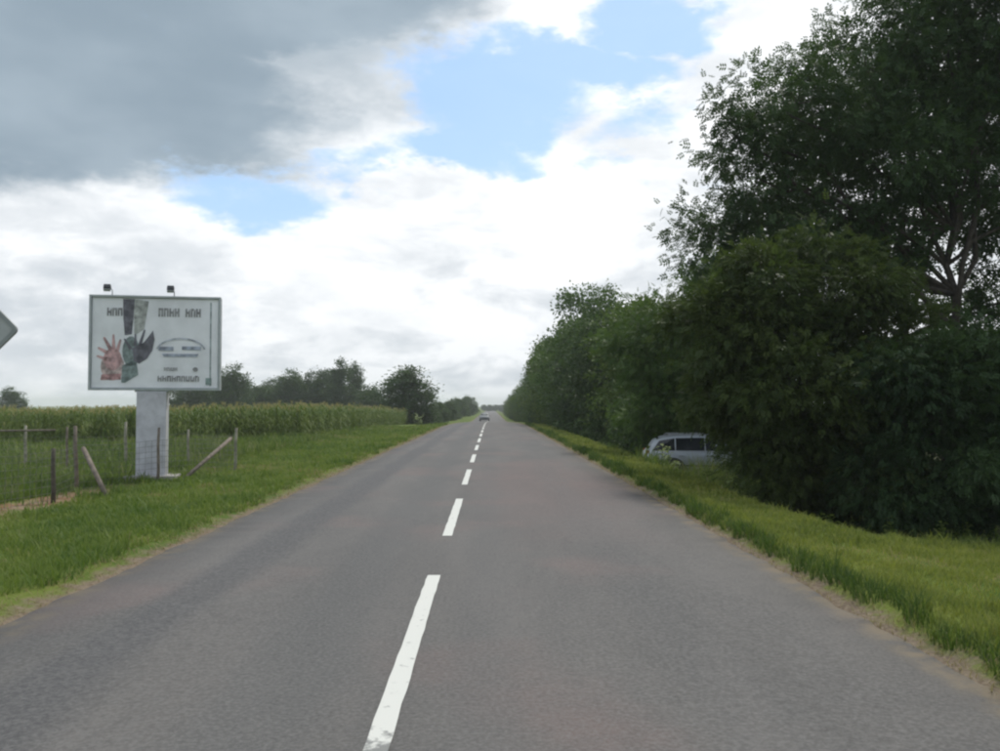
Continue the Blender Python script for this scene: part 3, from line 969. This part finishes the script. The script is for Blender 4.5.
# ------------------------------------------------------------------ billboard
BD = 21.0
bxc = P(154, 0, BD)[0]
bzg = gz(bxc, BD)
bb = empty('billboard', (bxc, BD, bzg), R(10.0))
px2m = BD / FPX
W_, H_ = 124 * px2m, 94 * px2m
zc = CAMH + (VY - 343.5) * px2m - bzg
xc = (157 - 154) * px2m
zb, zt = zc - H_ / 2, zc + H_ / 2
cw = 28 * px2m
mb = MB(); mb.box((0, 0.05, (zb - .03) / 2 - .1), (cw, .36, zb - .03 + .2)); mb.build('column', M['column'], bb, .012)
mb = MB(); mb.box((0, .05, zb - .015), (cw * 1.15, .30, .05)); mb.build('mounting_plate', M['frame'], bb, .005)
mb = MB(); mb.box((0.02, .04, .02), (cw + .5, .8, .16)); mb.build('footing', M['concrete'], bb, .02)
mb = MB(); mb.box((xc, .06, zc), (W_ - .02, .26, H_ - .02)); mb.build('cabinet', M['frame'], bb, .006)
ft = .05
for nm, c_, s_ in (('frame_rail', (xc, -.09, zt - ft / 2), (W_, .09, ft)), ('frame_rail', (xc, -.09, zb + ft / 2), (W_, .09, ft)),
                   ('frame_stile', (xc - W_ / 2 + ft / 2, -.09, zc), (ft, .088, H_ - 2 * ft)), ('frame_stile', (xc + W_ / 2 - ft / 2, -.09, zc), (ft, .088, H_ - 2 * ft))):
    mb = MB(); mb.box(c_, s_); mb.build(nm, M['frame'], bb, .006)
mb = MB(); mb.box((xc, -.078, zc), (W_ - 2 * ft - .03, .012, H_ - 2 * ft - .03))
poster = mb.build('poster', M['poster'], bb)
# inner stripe down the right-hand side of the poster
def ink(name, c):
    key = 'ink_' + name
    if key not in M: M[key] = plain(key, c, .55, 0, .45, 7)
    return M[key]


def pxy(px_, py_):
    return ((px_ - 154) * px2m, CAMH + (VY - py_) * px2m - bzg)


layer = [0]
def printed(name, polys, mat, lift=.0):
    """flat printed shapes: polygons given in the poster's own grid (photo pixels), lying on the poster"""
    layer[0] += 1
    yy = -.086 - .0012 * layer[0]
    me = bpy.data.meshes.new(name)
    vs, fs = [], []
    for pl in polys:
        i = len(vs); q_ = [pxy(*p) for p in pl]
        vs += [(a, yy, b_) for a, b_ in q_]; fs.append(tuple(range(i, i + len(pl))))
    me.from_pydata(vs, [], fs); me.update()
    o_ = link(name, me, mat, poster)
    if 'lettering' in name or 'emblem' in name: o_['kind'] = 'stuff'
    return o_


def finger(x0, y0, x1, y1, w0, w1):
    d = Vector((x1 - x0, y1 - y0)); L = d.length; d /= L; s = Vector((-d.y, d.x))
    a, b_ = Vector((x0, y0)), Vector((x1, y1))
    return [a - s * w0 / 2, b_ - s * w1 / 2, b_ - s * w1 * .25 + d * w1 * .4, b_ + s * w1 * .25 + d * w1 * .4, b_ + s * w1 / 2, a + s * w0 / 2]


def oval(cx, cy, rx, ry_, n_=18, a0=0, a1=6.2832):
    return [(cx + rx * math.cos(a0 + (a1 - a0) * i / n_), cy + ry_ * math.sin(a0 + (a1 - a0) * i / n_)) for i in range(n_ if a1 - a0 > 6 else n_ + 1)]


def arc(cx, cy, rx, ry_, t, a0, a1, n_=16):
    o_ = oval(cx, cy, rx, ry_, n_, a0, a1); i_ = oval(cx, cy, rx - t, ry_ - t, n_, a0, a1)
    return [[o_[i], o_[i + 1], i_[i + 1], i_[i]] for i in range(n_)]


printed('poster_stripe', [[(208.5, 302), (210, 302), (210, 386), (208.5, 386)]], ink('stripe', (.33, .37, .38)))
pink = ink('pink', (.50, .31, .31)); rose = ink('rose', (.46, .26, .26)); pale = ink('pale_pink', (.55, .43, .41))
printed('pale_hand', [oval(117, 367, 11, 14)], pale)
printed('red_hand', [oval(117, 360, 8.5, 11), finger(113, 354, 104, 349, 4, 2.2), finger(115, 350, 109, 339, 4, 2.2), finger(118, 350, 117.5, 336, 3.6, 1.8), finger(112, 360, 103, 357, 3.6, 2.0),
                     finger(121, 352, 124, 341, 3.4, 2)], pink)
printed('red_wrist', [[(107, 375), (125, 374), (125, 380), (106, 380.5)]], rose)
dk = ink('dark_violet', (.14, .135, .16)); tl_ = ink('teal', (.22, .27, .265)); gr = ink('grey_print', (.42, .43, .41))
printed('grey_shade', [[(136, 300), (150, 302), (146, 330), (137, 336)]], gr)
printed('dark_arm', [[(126, 300), (137, 300), (136, 318), (134.5, 335), (128, 336), (126.5, 318)]], dk)
printed('teal_palm', [oval(134, 352, 8, 15), [(126, 366), (139, 360), (141, 375), (129, 383), (125.5, 383)]], tl_)
printed('dark_hand', [[(135, 349), (146, 343), (151, 336), (154.5, 331), (156, 340), (154, 351), (149, 359), (142, 364), (137, 362)],
                      finger(134, 350, 128, 340, 3.4, 1.6), finger(138, 347, 138, 335, 3.2, 1.4), finger(142, 346, 146.5, 331, 3.2, 1.6)], dk)
# unreadable rows of lettering: separate little bars as on the photograph
def glyphs(x0, x1, y0, y1, n_, seed, gapi=()):
    g_ = random.Random(seed); out = []
    cw_ = (x1 - x0) / n_
    for i in range(n_):
        if i in gapi: continue
        a = x0 + i * cw_ + cw_ * .08; b_ = x0 + (i + 1) * cw_ - cw_ * .08; t = cw_ * .28; hh_ = (y1 - y0)
        m_ = y0 + hh_ * g_.choice((.0, .38, .38, .74)); e_ = hh_ * .26
        out.append([(a, y0), (a + t, y0), (a + t, y1), (a, y1)])
        out.append([(b_ - t, y0 + hh_ * g_.choice((0, 0, .45))), (b_, y0), (b_, y1), (b_ - t, y1)])
        out.append([(a + t, m_), (b_ - t, m_), (b_ - t, m_ + e_), (a + t, m_ + e_)])
    return out


tx = ink('lettering', (.28, .275, .28))
printed('headline_lettering', glyphs(111, 126, 309, 317, 3, 1), tx)
printed('headline_lettering', glyphs(159, 200, 308.5, 317, 8, 2, (4,)), tx)
bl = ink('blue_grey', (.33, .36, .43))
printed('emblem_bars', [[(160, 347), (174, 347), (174, 351), (160, 351)], [(182, 346.5), (200, 346.5), (200, 350), (182, 350)], [(163, 354), (198, 354), (196, 357), (165, 357)]], bl)
printed('emblem_arc', arc(181, 352, 24, 14, 1.6, 3.35, 6.07), ink('pale_arc', (.45, .47, .52)))
printed('small_lettering', glyphs(165, 178, 367.5, 371, 4, 4) + [oval(195, 369.5, 2.6, 2.2, 10)], tx)
printed('small_lettering', glyphs(159, 199, 376, 381.5, 9, 5), tx)
printed('corner_patch', [[(205, 378), (210.5, 378), (210.5, 385), (205, 385)]], ink('corner', (.20, .26, .25)))
# two floodlights on thin arms above the board
for px_ in (114.5, 173):
    x0, z0 = pxy(px_, 290.5)
    mb = MB(); mb.box((x0, -.42, z0), (.16, .11, .12), Matrix.Rotation(R(-30), 3, 'X')); lo_ = mb.build('floodlight', M['lamp'], bb, .02)
    mb = MB(); mb.tube([(x0, .05, zt - .05), (x0, .05, z0 - .02), (x0, -.10, z0 + .02), (x0, -.36, z0 + .02)], .013, 6); mb.build('arm', M['galv'], lo_)
    mb = MB(); mb.box((x0, -.455, z0 - .072), (.15, .09, .012), Matrix.Rotation(R(-30), 3, 'X')); mb.build('lens', M['lamp_glass'], lo_)
tag(bb, 'grey framed billboard with two hands on its poster, standing on a wide pale column', 'billboard')

# ------------------------------------------------------------------ wire fence round the plot
fence = empty('wire_fence', (-8.2, 16.4, gz(-8.2, 16.4)))
fo = Vector(fence.location)
def fpost(px_, base_y, top_y, D, r, mat, lean=0.0, leany=0.0):
    x = (px_ - VX) / FPX * D; z = gz(x, D); h = (base_y - top_y) / FPX * D
    mb = MB(); p0 = Vector((x, D, z - .15)) - fo; p1 = Vector((x + lean, D + leany, z + h)) - fo
    r *= .8; mb.tube([p0, p0.lerp(p1, .3) + Vector((.015, 0, 0)), p0.lerp(p1, .7) + Vector((-.012, .01, 0)), p1], [r, r * 1.04, r * .93, r * .82], 8)
    mb.build('post', mat, fence)
    return Vector((x, D, z)), h


corner, _ = fpost(236, 470, 427, 24.0, .055, M['wood_pale'], .05)
front = [fpost(-140, 500, 430, 11.4, .05, M['wood_dark'])[0], fpost(-25, 505, 440, 14.0, .05, M['wood_brown'])[0], fpost(57, 500, 446, 16.4, .055, M['wood_dark'])[0],
         fpost(80, 490, 425, 18.3, .055, M['wood_brown'], -.04)[0], fpost(160, 473, 419, 20.4, .045, M['wood_brown'], .02)[0], corner]
back = [corner, fpost(190, 467, 430, 25.5, .05, M['wood_pale'])[0], fpost(128, 470, 424, 25.8, .06, M['wood_pale'])[0], fpost(70, 470, 428, 26, .05, M['wood_brown'])[0], fpost(29, 468, 426, 26.5, .06, M['wood_pale'])[0],
        fpost(-60, 468, 426, 27, .05, M['wood_pale'])[0]]
def fbar(a, b_, r, mat, nm='brace'):
    mb = MB(); mb.tube([Vector(a) - fo, Vector(b_) - fo], r, 7); mb.build(nm, mat, fence)


pa = P(85, 448, 18.2); pb = P(109, 494, 17.2)
fbar((pa[0], 18.25, pa[2]), (pb[0], 17.3, gz(pb[0], 17.3) - .05), .05, M['wood_brown'])
pa = P(233, 438, 23.9)
fbar((pa[0], 23.85, pa[2]), (front[4].x + .35, 21.2, gz(front[4].x + .35, 21.2)), .05, M['wood_brown'])
pa = P(-20, 431, 26.6); pb = P(58, 430, 26)
fbar(pa, pb, .03, M['wood_brown'], 'rail')
mb = MB()
def span(a, b_, h, sag=.05):
    a, b_ = Vector(a) - fo, Vector(b_) - fo
    L = (b_ - a).length
    for k_ in range(8):
        z = .06 + (h - .06) * k_ / 7
        mid = a.lerp(b_, .5) + Vector((0, 0, z - sag * (k_ / 7) ** 2))
        mb.tube([a + Vector((0, 0, z)), mid, b_ + Vector((0, 0, z))], .0042, 3, False)
    nv = int(L / .18)
    for k_ in range(1, nv):
        t = k_ / nv; p = a.lerp(b_, t); s = sag * (1 - abs(2 * t - 1))
        mb.tube([p + Vector((0, 0, .06)), p + Vector((0, 0, h - s))], .0036, 3, False)
for A_ in (front, back):
    for a, b_ in zip(A_[:-1], A_[1:]):
        span(a, b_, .98)
mb.build('wire_mesh', M['wire'], fence)
tag(fence, 'old wire fence on crooked wooden posts around the weedy plot by the billboard', 'fence')

# ------------------------------------------------------------------ road sign at the left picture edge
SD = 8.3
sxw = (-23 - VX) / FPX * SD
szc = CAMH + (VY - 330) / FPX * SD
sg = empty('road_sign', (sxw, SD, gz(sxw, SD)))
g0 = gz(sxw, SD)
hd = .425
mb = MB(); mb.tube([(0, .045, -.3), (0, .045, szc - g0 + .36)], .03, 10); mb.build('pole', M['galv'], sg)
def rounded_diamond(r, cr, n_=5):
    out = []
    for k_ in range(4):
        a = k_ * math.pi / 2
        cx_, cz_ = math.cos(a) * (r - cr * 1.414), math.sin(a) * (r - cr * 1.414)
        for j in range(n_):
            b_ = a - math.pi / 4 + math.pi / 2 * j / (n_ - 1)
            out.append((cx_ + cr * math.cos(b_), cz_ + cr * math.sin(b_)))
    return out


def slab(pts2, y0, y1, zoff, name, mat, parent):
    n_ = len(pts2)
    vs = [(a, y0, b_ + zoff) for a, b_ in pts2] + [(a, y1, b_ + zoff) for a, b_ in pts2]
    fs = [tuple(range(n_)), tuple(range(2 * n_ - 1, n_ - 1, -1))] + [(i, i + n_, (i + 1) % n_ + n_, (i + 1) % n_) for i in range(n_)]
    mb_ = MB(); mb_.add(vs, fs); return mb_.build(name, mat, parent)


zz = szc - g0
plate = slab(rounded_diamond(hd, .05), -.004, .008, zz, 'plate', M['sign_back'], sg)
o_, i_ = rounded_diamond(hd, .05), rounded_diamond(hd - .055, .03)
nn = len(o_)
vs = [(a, -.022, b_ + zz) for a, b_ in o_] + [(a, -.022, b_ + zz) for a, b_ in i_] + [(a, -.005, b_ + zz) for a, b_ in o_] + [(a, -.005, b_ + zz) for a, b_ in i_]
fs = []
for i in range(nn):
    j = (i + 1) % nn
    fs += [(i, j, j + nn, i + nn), (i + 2 * nn, i, i + nn * 0, j)[:0] or (i + 2 * nn, j + 2 * nn, j, i), (i + nn, j + nn, j + 3 * nn, i + 3 * nn)]
mb = MB(); mb.add(vs, fs); mb.build('folded_rim', M['sign_rim'], plate)
for dz in (-.18, .18):
    mb = MB(); mb.box((0, .03, zz + dz), (.30, .035, .045)); mb.build('bracket', M['galv'], sg, .004)
tag(sg, 'grey metal diamond road sign cut by the left picture edge', 'road sign')

# ------------------------------------------------------------------ cars
def car(name, loc, rz, paint, label, L=4.2, W=1.72, H=1.47, rear_light=True):
    """hatchback, local +X is forward, foot at the origin"""
    root = empty(name, loc, rz)
    w2 = W / 2
    # x, sill z, belt z, belt half width, roof z, roof half width
    st = [(-.500, .50, .78, .80, .80, .74), (-.492, .36, .86, .90, .90, .80), (-.470, .28, .93, .955, 1.00, .80), (-.425, .24, .95, .985, 1.28, .72), (-.370, .22, .955, .99, 1.40, .70),
          (-.28, .20, .955, 1.0, 1.45, .70), (-.10, .20, .95, 1.0, 1.47, .70), (.04, .20, .945, 1.0, 1.455, .70), (.12, .20, .94, 1.0, 1.36, .71), (.24, .20, .93, 1.0, 1.02, .76),
          (.30, .21, .90, .99, .945, .78), (.40, .23, .83, .96, .87, .74), (.46, .27, .75, .90, .79, .68), (.488, .34, .66, .82, .69, .58), (.498, .42, .60, .74, .61, .5)]
    ring = []
    for (x, zs, zb_, wb, zr, wr) in st:
        x *= L
        k_ = H / 1.47
        pr = [(0, zs), (w2 * wb * .86, zs), (w2 * wb * .97, zs + .06), (w2 * wb, zs + (zb_ - zs) * .55), (w2 * wb * .985, zb_ - .05), (w2 * wb * .945, zb_),
              (w2 * (wr + (wb * .945 - wr) * .12), zr - .05 * (zr - zb_ > .1) - .002), (w2 * wr * .9, zr), (w2 * wr * .5, zr + .015), (0, zr + .02)]
        ring.append([(x, y_, z_ * k_) for y_, z_ in pr])
    np_ = len(ring[0])
    mb = MB()
    for sg_ in (1, -1):
        vs = [(x, y_ * sg_, z_) for rg_ in ring for x, y_, z_ in rg_]
        fs = []
        for i in range(len(ring) - 1):
            for j in range(np_ - 1):
                f = (i * np_ + j, (i + 1) * np_ + j, (i + 1) * np_ + j + 1, i * np_ + j + 1)
                fs.append(f if sg_ > 0 else f[::-1])
        for e_ in (0, len(ring) - 1):
            f = tuple(range(e_ * np_, e_ * np_ + np_))
            fs.append(f)
        mb.add(vs, fs, True)
    body = mb.build('body', paint, root)
    es = body.modifiers.new('edge', 'EDGE_SPLIT'); es.split_angle = R(38)
    kz = H / 1.47
    # glass: follows the greenhouse side between belt and roof
    def side(x):
        xs_ = [s[0] * L for s in st]
        def it(k_): return float(np.interp(x, xs_, [s[k_] for s in st]))
        zb_, wb, zr, wr = it(2), it(3), it(4), it(5)
        return (w2 * wb * .945, zb_ * kz), (w2 * (wr + (wb * .945 - wr) * .12), (zr - .05) * kz)
    def pane(x0, x1, x0t, x1t, nm='side_window'):
        for sg_ in (1, -1):
            vs = []
            for xa, xt in ((x0, x0t), (x1, x1t)):
                (yb, zb_), (yt, zt_) = side(xt * L)
                lo_ = Vector((xa * L, yb, zb_)).lerp(Vector((xt * L, yt, zt_)), .07); hi_ = Vector((xa * L, yb, zb_)).lerp(Vector((xt * L, yt, zt_)), .93)
                for p in (lo_, hi_): vs.append((p.x, (p.y + .007) * sg_, p.z + .003))
            f = (0, 2, 3, 1)
            mb_ = MB(); mb_.add(vs, [f if sg_ < 0 else f[::-1]]); mb_.build(nm, M['glass_car'], root)
    pane(-.066, .19, -.066, .095)
    pane(-.276, -.074, -.276, -.074)
    pane(-.448, -.284, -.388, -.284)
    def cross(p, q_, wa, wb_, nm):
        mb_ = MB(); mb_.add([(p[0] * L, -w2 * wa, p[1] * kz), (p[0] * L, w2 * wa, p[1] * kz), (q_[0] * L, w2 * wb_, q_[1] * kz), (q_[0] * L, -w2 * wb_, q_[1] * kz)], [(0, 1, 2, 3)])
        return mb_.build(nm, M['glass_car'], root)
    cross((-.4735, 1.02), (-.395, 1.385), .70, .60, 'rear_window')
    cross((.235, 1.07), (.085, 1.43), .70, .60, 'windscreen')
    for sx in (-.30, .315):
        for sg_ in (1, -1):
            mb_ = MB(); mb_.lathe([(.40, 0), (.40, .02)], (sx * L, sg_ * (w2 * .995), .34), (0, sg_, 0), 22); mb_.build('wheel_arch', M['black_trim'], root)
            mb_ = MB(); mb_.lathe([(.20, -.19), (.285, -.19), (.315, -.16), (.315, -.02), (.285, .012), (.20, .012)], (sx * L, sg_ * (w2 + .016), .31), (0, sg_, 0), 24); ty = mb_.build('tyre', M['tyre'], root)
            mb_ = MB(); mb_.lathe([(.19, .010), (.205, .022), (.18, .018), (.05, .008), (.05, .024), (.0, .024)][:5], (sx * L, sg_ * (w2 + .014), .31), (0, sg_, 0), 20); mb_.build('rim', M['rim'], ty)
    for sg_ in (1, -1):
        mb_ = MB(); mb_.box((-.478 * L, sg_ * w2 * .80, .86 * kz), (.10, .20, .24)); mb_.build('tail_light', M['tail'], root, .02)
        mb_ = MB(); mb_.box((.458 * L, sg_ * w2 * .74, .68 * kz), (.16, .28, .13)); mb_.build('headlight', M['headlight'], root, .03)
        mb_ = MB(); mb_.box((.175 * L, sg_ * (w2 + .07), .98 * kz), (.10, .17, .12)); mb_.build('mirror', paint, root, .03)
        for hx in (-.055, -.24):
            mb_ = MB(); mb_.box((hx * L, sg_ * (w2 * .995 + .008), .83 * kz), (.17, .03, .028)); mb_.build('door_handle', paint, root, .006)
        mb_ = MB(); mb_.box((-.07 * L, sg_ * w2 * 1.002, .52 * kz), (.46 * L, .02, .045)); mb_.build('side_strip', M['black_trim'], root, .006)
        mb_ = MB(); mb_.tube([(-.34 * L, sg_ * w2 * .60, 1.43 * kz), (-.32 * L, sg_ * w2 * .60, 1.485 * kz), (.0, sg_ * w2 * .60, 1.50 * kz), (.05 * L, sg_ * w2 * .60, 1.45 * kz)], .014, 6); mb_.build('roof_rail', M['galv'], root)
    mb_ = MB(); mb_.box((-.497 * L, 0, .48), (.10, W * .86, .20)); mb_.build('rear_bumper', paint, root, .03)
    mb_ = MB(); mb_.box((.492 * L, 0, .42), (.10, W * .74, .22)); mb_.build('front_bumper', paint, root, .03)
    mb_ = MB(); mb_.box((.502 * L, 0, .56), (.03, W * .46, .09)); mb_.build('grille', M['black_trim'], root, .01)
    mb_ = MB(); mb_.box((-.503 * L, 0, .70), (.02, .50, .11)); mb_.build('number_plate', M['plate'], root)
    tag(root, label, 'car')
    return root


cD = 27.0
crx = P(643, 0, cD)[0]
th = R(-7)
cx_, cy_ = crx + 2.1 * math.cos(th), cD + 2.1 * math.sin(th)
cg = CAMH + (VY - 433.5) / FPX * cD - 1.43
car('parked_car', (cx_, cy_, cg), th, M['silver'], 'silver hatchback parked half hidden among the weeds and shrubs on the right', H=1.41)
oD = 158.0
ox = (484.5 - VX) / FPX * oD
car('oncoming_car', (ox, oD, float(road_z(oD)) - .01), R(-90), M['white_car'], 'tiny grey car approaching far down the road')

# ------------------------------------------------------------------ haze
mh = bpy.data.materials.new('haze_air'); mh.use_nodes = True
mh.node_tree.nodes.clear()
hv = mh.node_tree.nodes.new('ShaderNodeVolumePrincipled')
hv.inputs['Color'].default_value = (.90, .93, .96, 1); hv.inputs['Density'].default_value = 0.0005; hv.inputs['Anisotropy'].default_value = 0.2
ho = mh.node_tree.nodes.new('ShaderNodeOutputMaterial'); mh.node_tree.links.new(hv.outputs[0], ho.inputs['Volume'])
mb = MB(); mb.box((0, 1420, 6.75), (2960, 3020, 22.5)); hz = mb.build('haze', mh); tag(hz, 'thin pale summer haze over the fields', 'haze', kind='stuff')
